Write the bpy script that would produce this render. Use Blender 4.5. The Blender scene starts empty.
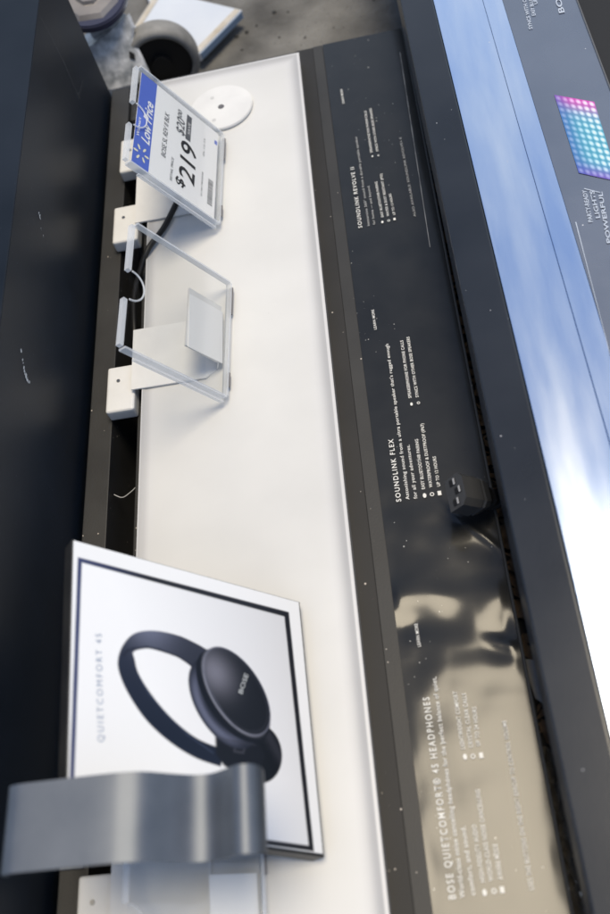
import bpy, bmesh, math, random
import numpy as np
from mathutils import Vector, Matrix, noise

random.seed(7)
SC = bpy.context.scene
COL = SC.collection

# ------------------------------------------------------------------ camera
cd = bpy.data.cameras.new('camera')
cam = bpy.data.objects.new('camera', cd); COL.objects.link(cam)
Rm = Matrix(((0.9804, 0.1490, 0.1286), (-0.0640, 0.8591, -0.5078), (-0.1862, 0.4897, 0.8518))).to_4x4()
cam.matrix_world = Matrix.Translation((0.1222, -0.4824, 0.9292)) @ Rm
cd.sensor_fit = 'VERTICAL'; cd.sensor_height = 36.0; cd.lens = 905 / 914 * 36.0
cd.clip_start = 0.02; cd.clip_end = 200
cd.dof.use_dof = True; cd.dof.focus_distance = 0.98; cd.dof.aperture_fstop = 3.6
SC.camera = cam

# ------------------------------------------------------------------ sky, sun, exposure
SUN_EL, SUN_AZ = 80.5, 58.0          # azimuth from +Y towards +X
w = bpy.data.worlds.new('World'); SC.world = w; w.use_nodes = True
nt = w.node_tree; bg = nt.nodes['Background']
sky = nt.nodes.new('ShaderNodeTexSky'); sky.sky_type = 'NISHITA'; sky.sun_disc = False
sky.sun_elevation = math.radians(SUN_EL); sky.sun_rotation = math.radians(SUN_AZ)
sky.air_density = 1.0; sky.dust_density = .3; sky.ozone_density = 3.5
tc = nt.nodes.new('ShaderNodeTexCoord')
nz = nt.nodes.new('ShaderNodeTexNoise'); nz.inputs['Scale'].default_value = 1.6; nz.inputs['Detail'].default_value = 9; nz.inputs['Roughness'].default_value = .6
rp = nt.nodes.new('ShaderNodeValToRGB'); rp.color_ramp.elements[0].position = .40; rp.color_ramp.elements[1].position = .80
mx = nt.nodes.new('ShaderNodeMix'); mx.data_type = 'RGBA'
nt.links.new(tc.outputs['Generated'], nz.inputs['Vector']); nt.links.new(nz.outputs['Fac'], rp.inputs['Fac'])
nt.links.new(rp.outputs['Color'], mx.inputs['Factor']); nt.links.new(sky.outputs['Color'], mx.inputs['A'])
mx.inputs['B'].default_value = (8.0, 8.8, 10.0, 1)
nt.links.new(mx.outputs['Result'], bg.inputs['Color']); bg.inputs['Strength'].default_value = 0.11
sd = bpy.data.lights.new('sun', 'SUN'); sd.energy = 2.5; sd.angle = math.radians(26); sd.color = (1.0, .865, .64)
sun = bpy.data.objects.new('sun', sd); COL.objects.link(sun)
e, a = math.radians(SUN_EL), math.radians(SUN_AZ)
sdir = Vector((math.cos(e) * math.sin(a), math.cos(e) * math.cos(a), math.sin(e)))
sun.rotation_euler = sdir.to_track_quat('Z', 'Y').to_euler(); sun.location = sdir * 5
SC.view_settings.view_transform = 'Standard'; SC.view_settings.look = 'None'
SC.view_settings.exposure = 0.16; SC.view_settings.gamma = 1

# ------------------------------------------------------------------ helpers
def empty(name, loc, label, cat, group=None):
    o = bpy.data.objects.new(name, None); COL.objects.link(o); o.location = loc
    o.empty_display_size = .02
    tag(o, label, cat, group); return o
def tag(o, label, cat, group=None):
    o['label'] = label; o['category'] = cat
    if group: o['group'] = group
def put(name, me, m, parent=None, smooth=False):
    """link a mesh given in world coordinates as one object under its parent"""
    o = bpy.data.objects.new(name, me); COL.objects.link(o)
    if m: me.materials.append(m)
    if parent is not None:
        o.parent = parent
        root = parent; off = Vector((0, 0, 0))
        while root is not None:
            off += root.location; root = root.parent
        o.matrix_parent_inverse = Matrix.Identity(4); o.location = -off
    if smooth:
        for p in me.polygons: p.use_smooth = True
    return o
def mesh(bm, name='m'):
    bmesh.ops.recalc_face_normals(bm, faces=bm.faces[:])
    me = bpy.data.meshes.new(name); bm.to_mesh(me); bm.free(); return me
def hexa(bm, P, bevel=0, seg=2):
    """P: eight corners, bottom four (ccw) then top four"""
    v = [bm.verts.new(p) for p in P]
    fs = [(3, 2, 1, 0), (4, 5, 6, 7), (0, 1, 5, 4), (1, 2, 6, 5), (2, 3, 7, 6), (3, 0, 4, 7)]
    f = [bm.faces.new([v[i] for i in q]) for q in fs]
    if bevel:
        es = list({e for q in f for e in q.edges})
        bmesh.ops.bevel(bm, geom=es, offset=bevel, segments=seg, affect='EDGES', profile=.6)
def box(name, x0, x1, y0, y1, z0, z1, m, parent=None, bevel=0, seg=2):
    bm = bmesh.new()
    hexa(bm, [(x0, y0, z0), (x1, y0, z0), (x1, y1, z0), (x0, y1, z0), (x0, y0, z1), (x1, y0, z1), (x1, y1, z1), (x0, y1, z1)], bevel, seg)
    return put(name, mesh(bm), m, parent)
def prism(bm, pts, d):
    """polygon pts (3D) extruded by vector d"""
    d = Vector(d); a = [bm.verts.new(p) for p in pts]; b = [bm.verts.new(Vector(p) + d) for p in pts]
    bm.faces.new(a); bm.faces.new(b[::-1]); n = len(pts)
    for i in range(n): bm.faces.new([a[i], b[i], b[(i + 1) % n], a[(i + 1) % n]])
def cyl(bm, c, axis, r, h, n=40, r2=None, bevel=0):
    q = Vector(axis).to_track_quat('Z', 'Y').to_matrix().to_4x4()
    g = bmesh.ops.create_cone(bm, cap_ends=True, segments=n, radius1=r, radius2=r if r2 is None else r2, depth=h, matrix=Matrix.Translation(c) @ q)
    if bevel:
        es = [e for e in {e for v in g['verts'] for e in v.link_edges} if len(e.link_faces) == 2 and e.calc_face_angle(0) > .8]
        bmesh.ops.bevel(bm, geom=es, offset=bevel, segments=2, affect='EDGES')
def catmull(P, k=8):
    P = [Vector(p) for p in P]; Q = [P[0]] + P + [P[-1]]; out = []
    for i in range(1, len(Q) - 2):
        p0, p1, p2, p3 = Q[i - 1:i + 3]
        for j in range(k):
            t = j / k
            out.append(.5 * ((2 * p1) + (p2 - p0) * t + (2 * p0 - 5 * p1 + 4 * p2 - p3) * t * t + (3 * p1 - p0 - 3 * p2 + p3) * t ** 3))
    out.append(P[-1]); return out
def tube(bm, P, r, n=14, k=8):
    C = catmull(P, k); rings = []; up = Vector((0, 0, 1))
    for i, c in enumerate(C):
        t = (C[min(i + 1, len(C) - 1)] - C[max(i - 1, 0)]).normalized()
        s = t.cross(up); s = s.normalized() if s.length > 1e-3 else Vector((1, 0, 0)); u = s.cross(t)
        rr = r(i / (len(C) - 1)) if callable(r) else r
        rings.append([bm.verts.new(c + (s * math.cos(x) + u * math.sin(x)) * rr) for x in [2 * math.pi * j / n for j in range(n)]])
    for a, b in zip(rings, rings[1:]):
        for j in range(n): bm.faces.new([a[j], a[(j + 1) % n], b[(j + 1) % n], b[j]])
    bm.faces.new(rings[0][::-1]); bm.faces.new(rings[-1])

def ssm(a, b, x):
    t = min(1, max(0, (x - a) / (b - a))); return t * t * (3 - 2 * t)

# ------------------------------------------------------------------ materials
def mat(name, col, rough=.5, metal=0., spec=.5, coat=0., coat_r=.05, ior=1.45, **k):
    m = bpy.data.materials.new(name); m.use_nodes = True
    b = m.node_tree.nodes['Principled BSDF']
    b.inputs['Base Color'].default_value = (*col, 1); b.inputs['Roughness'].default_value = rough
    b.inputs['Metallic'].default_value = metal; b.inputs['Specular IOR Level'].default_value = spec
    b.inputs['Coat Weight'].default_value = coat; b.inputs['Coat Roughness'].default_value = coat_r
    b.inputs['IOR'].default_value = ior
    return m
def nodes(m): return m.node_tree.nodes, m.node_tree.links, m.node_tree.nodes['Principled BSDF']
def mottle(m, c1, c2, scale=20, detail=6, lo=.35, hi=.65, bump=0., bscale=None, rough=None, dist=.001, stretch=None):
    """base colour varied by noise, optional bump and roughness variation"""
    N, L, b = nodes(m); t = N.new('ShaderNodeTexCoord')
    n = N.new('ShaderNodeTexNoise'); n.inputs['Scale'].default_value = scale; n.inputs['Detail'].default_value = detail
    mp = N.new('ShaderNodeMapping'); mp.inputs['Scale'].default_value = stretch or (1, 1, 1); L.new(t.outputs['Object'], mp.inputs['Vector'])
    r = N.new('ShaderNodeValToRGB'); r.color_ramp.elements[0].position = lo; r.color_ramp.elements[1].position = hi
    r.color_ramp.elements[0].color = (*c1, 1); r.color_ramp.elements[1].color = (*c2, 1)
    L.new(mp.outputs[0], n.inputs['Vector']); L.new(n.outputs['Fac'], r.inputs['Fac']); L.new(r.outputs['Color'], b.inputs['Base Color'])
    if bump:
        n2 = N.new('ShaderNodeTexNoise'); n2.inputs['Scale'].default_value = bscale or scale * 4; n2.inputs['Detail'].default_value = 4
        bp = N.new('ShaderNodeBump'); bp.inputs['Strength'].default_value = bump; bp.inputs['Distance'].default_value = dist
        L.new(t.outputs['Object'], n2.inputs['Vector']); L.new(n2.outputs['Fac'], bp.inputs['Height']); L.new(bp.outputs['Normal'], b.inputs['Normal'])
    if rough:
        mr = N.new('ShaderNodeMapRange'); mr.inputs['To Min'].default_value = rough[0]; mr.inputs['To Max'].default_value = rough[1]
        L.new(n.outputs['Fac'], mr.inputs['Value']); L.new(mr.outputs['Result'], b.inputs['Roughness'])
    return r
def specks(m, scale=260, thr=.10, col=(.75, .72, .68), amount=.5):
    """pale dust grains stuck to the surface"""
    N, L, b = nodes(m); t = N.new('ShaderNodeTexCoord')
    v = N.new('ShaderNodeTexVoronoi'); v.inputs['Scale'].default_value = scale
    lt = N.new('ShaderNodeMath'); lt.operation = 'LESS_THAN'; lt.inputs[1].default_value = thr
    s = N.new('ShaderNodeSeparateColor'); g = N.new('ShaderNodeMath'); g.operation = 'GREATER_THAN'; g.inputs[1].default_value = 1 - amount * .25
    n = N.new('ShaderNodeTexNoise'); n.inputs['Scale'].default_value = 9
    g2 = N.new('ShaderNodeMath'); g2.operation = 'GREATER_THAN'; g2.inputs[1].default_value = .5
    mu = N.new('ShaderNodeMath'); mu.operation = 'MULTIPLY'; mu2 = N.new('ShaderNodeMath'); mu2.operation = 'MULTIPLY'
    mi = N.new('ShaderNodeMix'); mi.data_type = 'RGBA'; mi.inputs['B'].default_value = (*col, 1)
    L.new(t.outputs['Object'], v.inputs['Vector']); L.new(t.outputs['Object'], n.inputs['Vector'])
    vs_ = N.new('ShaderNodeMath'); vs_.operation = 'POWER'; vs_.inputs[1].default_value = 4.0; vt = N.new('ShaderNodeMath'); vt.operation = 'MULTIPLY_ADD'; vt.inputs[1].default_value = thr * 1.7; vt.inputs[2].default_value = thr * .25; L.new(s.outputs['Green'], vs_.inputs[0]); L.new(vs_.outputs[0], vt.inputs[0]); L.new(vt.outputs[0], lt.inputs[1])
    L.new(v.outputs['Distance'], lt.inputs[0]); L.new(v.outputs['Color'], s.inputs['Color']); L.new(s.outputs['Red'], g.inputs[0])
    L.new(n.outputs['Fac'], g2.inputs[0]); L.new(lt.outputs[0], mu.inputs[0]); L.new(g.outputs[0], mu.inputs[1])
    L.new(mu.outputs[0], mu2.inputs[0]); L.new(g2.outputs[0], mu2.inputs[1]); L.new(mu2.outputs[0], mi.inputs['Factor'])
    src = b.inputs['Base Color'].links
    if src: L.new(src[0].from_socket, mi.inputs['A'])
    else: mi.inputs['A'].default_value = b.inputs['Base Color'].default_value
    L.new(mi.outputs['Result'], b.inputs['Base Color'])

M = {}
M['ground'] = mat('concrete', (.2, .2, .2), .9)
mottle(M['ground'], (.085, .083, .08), (.24, .236, .225), 9, 10, .3, .72, .8, 90, dist=.004); specks(M['ground'], 420, .30, (.05, .05, .05), .8)
M['cab'] = mat('black laminate board', (.012, .013, .016), .42, spec=.22)
mottle(M['cab'], (.006, .010, .017), (.014, .020, .031), 6, 8, .3, .7, .06, 300, (.32, .5)); specks(M['cab'], 420, .10, (.10, .11, .13), .25)
M['rail'] = mat('charcoal plastic', (.03, .03, .03), .5)
mottle(M['rail'], (.024, .024, .0245), (.038, .038, .038), 14, 8, .3, .7, .15, 500, (.45, .62)); specks(M['rail'], 240, .12, (.55, .5, .45), .5)
M['bezel'] = mat('grey bezel plastic', (.03, .03, .03), .5, spec=.35)
mottle(M['bezel'], (.020, .020, .0205), (.033, .032, .032), 10, 8, .3, .7, .1, 500, (.5, .65)); specks(M['bezel'], 200, .13, (.6, .55, .5), .8)
M['black'] = mat('dull black', (.008, .008, .009), .6)
M['white_acrylic'] = mat('frosted white acrylic', (.74, .735, .725), .38, spec=.35)
mottle(M['white_acrylic'], (.69, .695, .70), (.78, .785, .79), 3, 7, .3, .7, .03, 200, (.36, .46)); specks(M['white_acrylic'], 70, .045, (.25, .22, .18), .5)
M['acrylic_edge'] = mat('polished acrylic edge', (.62, .63, .64), .15, spec=.6, coat=.5)
M['acrylic_rim'] = mat('thin frosted acrylic rim', (.47, .475, .475), .30, spec=.5)
M['film'] = mat('glossy black film', (.010, .011, .013), .42, spec=.20, coat=.64, coat_r=.13)
mottle(M['film'], (.006, .007, .008), (.012, .013, .014), 30, 6, .3, .7, 0, None, (.36, .50)); specks(M['film'], 330, .13, (.5, .5, .48), .75)
M['ink'] = mat('white ink', (.82, .82, .80), .5)
M['ink2'] = mat('bluish pale ink', (.50, .56, .66), .5)
M['ink_dim'] = mat('pale grey ink', (.45, .45, .45), .5)
M['silver'] = mat('silvery ink', (.7, .68, .62), .3, .5)
M['holder'] = mat('white moulded plastic', (.80, .80, .79), .35, spec=.4)
mottle(M['holder'], (.76, .76, .755), (.83, .83, .82), 30, 4, .3, .7)
M['clear'] = bpy.data.materials.new('clear acrylic'); M['clear'].use_nodes = True
N = M['clear'].node_tree.nodes; L = M['clear'].node_tree.links
N.remove(N['Principled BSDF']); tr = N.new('ShaderNodeBsdfTransparent'); tr.inputs[0].default_value = (.995, .997, .997, 1)
gl = N.new('ShaderNodeBsdfGlossy'); gl.inputs['Roughness'].default_value = .06; lw = N.new('ShaderNodeLayerWeight'); lw.inputs['Blend'].default_value = .5; pw = N.new('ShaderNodeMath'); pw.operation = 'POWER'; pw.inputs[1].default_value = 5; fr = N.new('ShaderNodeMath'); fr.operation = 'MULTIPLY_ADD'; fr.inputs[1].default_value = .6; fr.inputs[2].default_value = .022; L.new(lw.outputs['Facing'], pw.inputs[0]); L.new(pw.outputs[0], fr.inputs[0])
ms = N.new('ShaderNodeMixShader'); L.new(fr.outputs[0], ms.inputs[0]); L.new(tr.outputs[0], ms.inputs[1]); L.new(gl.outputs[0], ms.inputs[2])
L.new(ms.outputs[0], N['Material Output'].inputs['Surface'])
M['clear_edge'] = bpy.data.materials.new('acrylic cut edge'); M['clear_edge'].use_nodes = True
N = M['clear_edge'].node_tree.nodes; L = M['clear_edge'].node_tree.links; pb = N['Principled BSDF']
pb.inputs['Base Color'].default_value = (.86, .89, .93, 1); pb.inputs['Roughness'].default_value = .15
tr = N.new('ShaderNodeBsdfTransparent'); ms = N.new('ShaderNodeMixShader'); ms.inputs[0].default_value = .48
L.new(tr.outputs[0], ms.inputs[1]); L.new(pb.outputs[0], ms.inputs[2]); L.new(ms.outputs[0], N['Material Output'].inputs['Surface'])
M['card'] = mat('white card', (.92, .92, .92), .45)
M['blue'] = mat('blue print', (.10, .17, .62), .45)
M['greyink'] = mat('grey ink', (.12, .125, .14), .5)
M['blackink'] = mat('black ink', (.02, .02, .025), .5)
M['cable'] = mat('black cable sheath', (.012, .012, .013), .45)
M['screw'] = mat('steel screw', (.45, .45, .45), .3, 1.0)
M['brushed'] = mat('brushed grey metal', (.3, .3, .3), .40, .9)
mottle(M['brushed'], (.155, .172, .200), (.205, .222, .250), 25, 6, .3, .7, .05, 400, (.50, .60))
M['galv'] = mat('galvanised steel', (.5, .51, .52), .35, .2)
mottle(M['galv'], (.30, .32, .34), (.80, .81, .83), 60, 8, .32, .68, .5, 110, (.3, .55), .002)
M['tread'] = mat('grey rubber tread', (.2, .2, .19), .7)
mottle(M['tread'], (.20, .20, .195), (.32, .315, .305), 40, 6, .3, .7, .3, 200)
M['navy'] = mat('navy plastic', (.018, .025, .07), .35)
M['greyplastic'] = mat('pale grey plastic', (.34, .33, .34), .3, .2)
mottle(M['greyplastic'], (.13, .125, .13), (.30, .28, .27), 12, 5, .35, .65)
M['boardw'] = mat('pale coated board', (.66, .70, .78), .35, spec=.5)
mottle(M['boardw'], (.62, .67, .76), (.72, .76, .82), 8, 6, .3, .7)
M['tape'] = mat('beige worn edging', (.55, .50, .42), .7)
mottle(M['tape'], (.45, .38, .28), (.68, .65, .60), 35, 6, .3, .7)
M['sideblue'] = mat('blue grey board edge', (.22, .32, .48), .5)
M['frame2'] = mat('dark satin frame', (.02, .02, .02), .34, spec=.6)
mottle(M['frame2'], (.010, .013, .019), (.018, .022, .030), 10, 7, .3, .7, .04, 400, (.24, .34)); specks(M['frame2'], 220, .1, (.4, .4, .42), .35)
M['frame2e'] = mat('worn frame edge', (.10, .10, .10), .4, spec=.6)
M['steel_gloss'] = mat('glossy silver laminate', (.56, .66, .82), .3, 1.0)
mottle(M['steel_gloss'], (.52, .65, .88), (.80, .86, .94), 30, 9, .3, .7, 0, 60, (.14, .30), .001, (1, .16, 1)); specks(M['steel_gloss'], 150, .1, (.9, .9, .9), .3)  # blue of the reflected sky is tinted into the silver base colour
M['film2'] = mat('hazy glossy graphic film', (.03, .035, .045), .25, spec=1.0, ior=2.2)
mottle(M['film2'], (.012, .022, .05), (.03, .045, .085), 9, 8, .3, .7, 0, 60, (.18, .36)); specks(M['film2'], 260, .12, (.8, .8, .8), .3)
M['litter'] = mat('brown leaf litter', (.10, .06, .035), .8)
mottle(M['litter'], (.10, .065, .04), (.36, .25, .16), 60, 6, .3, .7)
M['stone'] = mat('dark grit', (.05, .05, .05), .8)
M['scrap'] = mat('pale paper scrap', (.5, .49, .47), .7)
M['plasticscrap'] = mat('crumpled clear plastic', (.30, .27, .22), .08, .35, spec=1)
M['scuff'] = mat('chipped white scuff', (.6, .63, .66), .7)
M['scratch'] = mat('grey scratch', (.11, .115, .125), .6)
M['box_black'] = mat('charcoal sign shell', (.035, .035, .038), .4)
mottle(M['box_black'], (.018, .018, .019), (.035, .034, .032), 30, 5, .3, .7)

# ------------------------------------------------------------------ setting: the ground
bm = bmesh.new(); bmesh.ops.create_grid(bm, x_segments=2, y_segments=2, size=30)
g = put('ground', mesh(bm), M['ground']); g['kind'] = 'structure'

def text(name, s, O, E, h, m, parent, N=(0, 0, 1), lift=.0006, hf=None, bold=0., shear=0., fit=True, sp=1.):
    """lettering whose baseline runs from O to E on a surface with normal N, capital height h"""
    c = bpy.data.curves.new('t', 'FONT'); c.body = s; c.size = 1; c.resolution_u = 3; c.offset = bold; c.shear = shear; c.space_character = sp
    t = bpy.data.objects.new('t', c); COL.objects.link(t)
    dg = bpy.context.evaluated_depsgraph_get(); dg.update()
    me = bpy.data.meshes.new_from_object(t.evaluated_get(dg)); bpy.data.objects.remove(t); bpy.data.curves.remove(c)
    xs = [v.co.x for v in me.vertices]; x0, x1 = min(xs), max(xs)
    O, E, N = Vector(O), Vector(E), Vector(N).normalized()
    ex = (E - O); ln = ex.length; ex.normalize(); ey = N.cross(ex).normalized()
    sx = ln / (x1 - x0) if fit else h / .7
    for v in me.vertices:
        p = O + ex * ((v.co.x - x0) * sx) + ey * (v.co.y * h / .7)
        p = p + N * lift
        if hf: p.z += hf(p.x, p.y)
        v.co = p
    for mm in list(me.materials): me.materials.pop()
    me.name = name
    return put(name, me, m, parent)

# ------------------------------------------------------------------ left: big black cabinet
cab = empty('cabinet', (-.55, 0, 0), 'big black laminate cabinet on the left with a sloping top edge and white scuffs', 'cabinet')
bm = bmesh.new()
hexa(bm, [(-1.3, -1.4, 0), (-.25, -1.4, 0), (-.25, .672, 0), (-1.3, .672, 0), (-1.3, -1.4, .285), (-.25, -1.4, .285), (-.25, .672, .332), (-1.3, .672, .332)], .0012, 2)
put('body', mesh(bm), M['cab'], cab)
def ribbon(name, P, wd, m, parent, N):
    """thin raised scratch along points P on a surface with normal N"""
    bm = bmesh.new(); N = Vector(N); P = [Vector(p) for p in P]; prev = None
    for i, p in enumerate(P):
        t = (P[min(i + 1, len(P) - 1)] - P[max(i - 1, 0)]).normalized(); s = N.cross(t).normalized()
        ww = wd * (.5 + random.random())
        cur = (bm.verts.new(p + s * ww), bm.verts.new(p - s * ww))
        if prev: bm.faces.new([prev[0], cur[0], cur[1], prev[1]])
        prev = cur
    return put(name, mesh(bm), m, parent)
XF = -.2494
ribbon('scratch', [(-0.2494, 0.5413, 0.3241), (-0.2494, 0.5458, 0.2911), (-0.2494, 0.5474, 0.2556), (-0.2494, 0.5422, 0.2266), (-0.2494, 0.5431, 0.2041)], .0004, M['scratch'], cab, (1, 0, 0))
ribbon('scratch', [(-0.2494, 0.5380, 0.2066), (-0.2494, 0.5377, 0.2131), (-0.2494, 0.5531, 0.2057), (-0.2494, 0.5842, 0.2005)], .0003, M['scratch'], cab, (1, 0, 0))
def chips(name, P, n, sp, sz):
    """a cluster of small chipped flakes along a line"""
    bm = bmesh.new()
    for i in range(n):
        t = random.random(); k = t * (len(P) - 1); j = min(int(k), len(P) - 2); c = Vector(P[j]).lerp(Vector(P[j + 1]), k - j)
        cy_, cz_ = c.y + random.gauss(0, sp), c.z + random.gauss(0, sp * .6); s_ = sz * random.uniform(.3, 1.2)
        bm.faces.new([bm.verts.new((XF + .00004 * i / n, cy_ + s_ * math.cos(q) * random.uniform(.5, 1.6), cz_ + s_ * math.sin(q) * random.uniform(.4, 1))) for q in [2 * math.pi * j_ / 7 for j_ in range(7)]])
    return put(name, mesh(bm), M['scuff'], cab)
chips('scuff', [(-0.2494, 0.0791, 0.2792), (-0.2494, 0.0684, 0.2705), (-0.2494, 0.0584, 0.2640), (-0.2494, 0.0521, 0.2539)], 34, .0013, .0014)
chips('scuff', [(-0.2494, 0.2644, 0.2728), (-0.2494, 0.2623, 0.2673)], 8, .0012, .0012)
chips('scuff', [(-0.2494, 0.2509, 0.2651), (-0.2494, 0.2444, 0.2563)], 6, .0008, .0007)

# ------------------------------------------------------------------ main display fixture
Y0, Y1 = -.80, .664
fix = empty('display_fixture', (0, 0, 0), 'long shelf display with white frosted panel and black printed strip, lying on the concrete', 'store display')
box('base', -.2425, .1838, Y0, Y1 - .004, .004, .022, M['black'], fix)
box('side_rail', -.2435, -.2165, Y0, Y1, .0225, .1195, M['rail'], fix, .0012)
box('body', -.1865, .1842, Y0, Y1, .0225, .1195, M['rail'], fix, .0012)
box('cross_bar', -.216, -.187, .60, .645, .03, .112, M['rail'], fix, .001)
box('ledge', .1845, .262, Y0, .60, .060, .0830, M['black'], fix, .001)
# bezel strip between the white panel and the print
def strip(name, xa0, xb0, xa1, xb1, ya, yb, z0, z1, m, parent, bevel=.0005, skew=0.):
    xa0 -= skew * (ya - .52); xb0 -= skew * (ya - .52); xa1 -= skew * (yb - .52); xb1 -= skew * (yb - .52)
    bm = bmesh.new()
    hexa(bm, [(xa0, ya, z0), (xb0, ya, z0), (xb1, yb, z0), (xa1, yb, z0), (xa0, ya, z1), (xb0, ya, z1), (xb1, yb, z1), (xa1, yb, z1)], bevel, 2)
    return put(name, mesh(bm), m, parent)
strip('bezel', .040, .0625, .030, .0545, Y0, Y1 - .001, .1200, .1212, M['bezel'], fix)
strip('bezel', .0627, .0785, .0547, .0685, Y0, Y1 - .001, .1200, .1222, M['rail'], fix)
box('rim', .1810, .1838, Y0, Y1 - .002, .1197, .1245, M['rail'], fix, .0008)
# frosted acrylic panel: slab with polished sides; greyer rim and soft edge shading painted into the vertex colour
PT = .141
M['frost_shade'] = mat('frosted acrylic top', (.7, .7, .7), .36, spec=.4)
N, L, b_ = nodes(M['frost_shade']); at_ = N.new('ShaderNodeAttribute'); at_.attribute_name = 'frost_shade'
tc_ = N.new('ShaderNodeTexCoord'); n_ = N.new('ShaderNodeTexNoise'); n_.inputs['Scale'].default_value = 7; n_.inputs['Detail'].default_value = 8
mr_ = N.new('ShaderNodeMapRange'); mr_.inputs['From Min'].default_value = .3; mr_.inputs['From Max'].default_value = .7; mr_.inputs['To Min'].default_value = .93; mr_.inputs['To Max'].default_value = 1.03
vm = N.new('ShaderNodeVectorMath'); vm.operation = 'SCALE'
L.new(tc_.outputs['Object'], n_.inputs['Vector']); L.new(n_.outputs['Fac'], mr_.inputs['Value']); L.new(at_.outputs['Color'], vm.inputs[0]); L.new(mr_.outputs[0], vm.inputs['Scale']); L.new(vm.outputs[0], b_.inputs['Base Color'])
mr2 = N.new('ShaderNodeMapRange'); mr2.inputs['To Min'].default_value = .28; mr2.inputs['To Max'].default_value = .48
L.new(n_.outputs['Fac'], mr2.inputs['Value']); L.new(mr2.outputs[0], b_.inputs['Roughness'])
specks(M['frost_shade'], 80, .035, (.30, .26, .20), .7)
def xr(y): return .0450 - .0085 * (y - Y0) / (.632 - Y0)
bm = bmesh.new(); XL, YB = -.1745, .632
hexa(bm, [(XL, Y0, .1215), (xr(Y0), Y0, .1215), (xr(YB), YB, .1215), (XL, YB, .1215), (XL, Y0, PT - .0006), (xr(Y0), Y0, PT - .0006), (xr(YB), YB, PT - .0006), (XL, YB, PT - .0006)])
bmesh.ops.delete(bm, geom=[f for f in bm.faces if f.calc_center_median().z > PT - .002], context='FACES')
o = put('acrylic_panel', mesh(bm), M['acrylic_edge'], fix)
bm = bmesh.new(); lay = bm.verts.layers.float_color.new('frost_shade'); G = []
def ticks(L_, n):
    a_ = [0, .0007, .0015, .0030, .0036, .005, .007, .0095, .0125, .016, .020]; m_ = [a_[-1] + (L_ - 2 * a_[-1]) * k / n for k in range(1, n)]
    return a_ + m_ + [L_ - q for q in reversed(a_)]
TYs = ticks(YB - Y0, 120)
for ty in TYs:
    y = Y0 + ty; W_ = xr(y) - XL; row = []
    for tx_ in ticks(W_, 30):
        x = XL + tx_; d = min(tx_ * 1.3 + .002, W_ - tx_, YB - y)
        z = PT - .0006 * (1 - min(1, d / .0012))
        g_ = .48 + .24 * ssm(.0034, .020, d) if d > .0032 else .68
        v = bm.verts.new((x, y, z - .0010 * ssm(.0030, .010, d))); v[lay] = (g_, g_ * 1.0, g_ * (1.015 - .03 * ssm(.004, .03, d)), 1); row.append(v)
    G.append(row)
for r0, r1 in zip(G, G[1:]):
    for k in range(len(r0) - 1): bm.faces.new([r0[k], r0[k + 1], r1[k + 1], r1[k]])
put('frosted_top', mesh(bm), M['frost_shade'], o, True)

# black graphic film, slightly loose and crumpled near the front
FX0, FX1 = .0690, .1806
def fz(x, y):
    zone = ssm(.0, -.12, y) * (1 - .75 * ssm(-.21, -.29, y)) * .8
    h = .0004 * noise.noise(Vector((x * 9, y * 5, 0)))
    h += zone * (.0018 * noise.noise(Vector((x * 16 + 3, y * 26, 2))) + .0011 * noise.noise(Vector((x * 34, y * 40, 5))))
    # one long buckle across the sheet, then a crease near the right edge
    lf = 1 - .85 * ssm(.105, .150, x)
    h += lf * .0015 * math.exp(-((y + .172 + .10 * (x - .12)) / .014) ** 2)
    h -= lf * .0011 * math.exp(-((y + .203 + .05 * (x - .12)) / .013) ** 2)
    h += .0016 * math.exp(-(((y + .225) * .95 + (x - .165) * .35) / .006) ** 2) * ssm(.145, .165, x)
    h += .0012 * math.exp(-(((y + .10) * .7 + (x - .15) * .8) / .004) ** 2) * ssm(.12, .15, x) * ssm(.0, -.05, y)
    ed = ssm(0, .012, x - FX0) * ssm(0, .010, FX1 - x)
    return h * (.35 + .65 * ed)
FZ = .1232
bm = bmesh.new(); nx, ny = 56, 620; G = []
for j in range(ny + 1):
    y = Y1 - .002 + (Y0 - Y1 + .002) * j / ny; xl = .0765 + (.0685 - .0765) * ssm(0, 1, 0) if False else .0775 - .0085 * (y - Y0) / (Y1 - Y0)
    G.append([bm.verts.new((xl + (FX1 - xl) * i / nx, y, FZ + fz(xl + (FX1 - xl) * i / nx, y))) for i in range(nx + 1)])
for j in range(ny):
    for i in range(nx): bm.faces.new([G[j][i], G[j][i + 1], G[j + 1][i + 1], G[j + 1][i]])
gp = put('graphic_panel', mesh(bm), M['film'], fix, True)
def tx(s, O, E, h, m='ink', bold=.008, sp=1.08): return text('lettering', s, O, E, h, M[m], gp, hf=fz, bold=bold, lift=.0010, sp=sp)
tx('SOUNDLINK REVOLVE II', (0.0908, 0.3031, 0.1235), (0.0904, 0.4077, 0.1235), .0047, bold=.015, sp=1.3)
tx('Immersive 360\u00b0 sound from a durable portable speaker', (0.1000, 0.3041, 0.1235), (0.0993, 0.4618, 0.1235), .0030, 'ink_dim')
tx('for home \u2014 and beyond.', (0.1068, 0.3044, 0.1235), (0.1063, 0.3710, 0.1235), .0030, 'ink_dim')
tx('EASY BLUETOOTH\u00ae PAIRING', (0.1179, 0.3140, 0.1235), (0.1164, 0.3748, 0.1235), .0030)
tx('WATER & DUST RESISTANT (IP55)', (0.1247, 0.3138, 0.1235), (0.1240, 0.3869, 0.1235), .0030)
tx('UP TO 13 HOURS', (0.1323, 0.3142, 0.1235), (0.1311, 0.3500, 0.1235), .0030)
tx('SPEAKERPHONE FOR PHONE CALLS', (0.1161, 0.4271, 0.1235), (0.1160, 0.5068, 0.1235), .0030)
tx('SYNCS WITH OTHER BOSE SPEAKERS', (0.1237, 0.4274, 0.1235), (0.1232, 0.5096, 0.1235), .0030)
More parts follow.
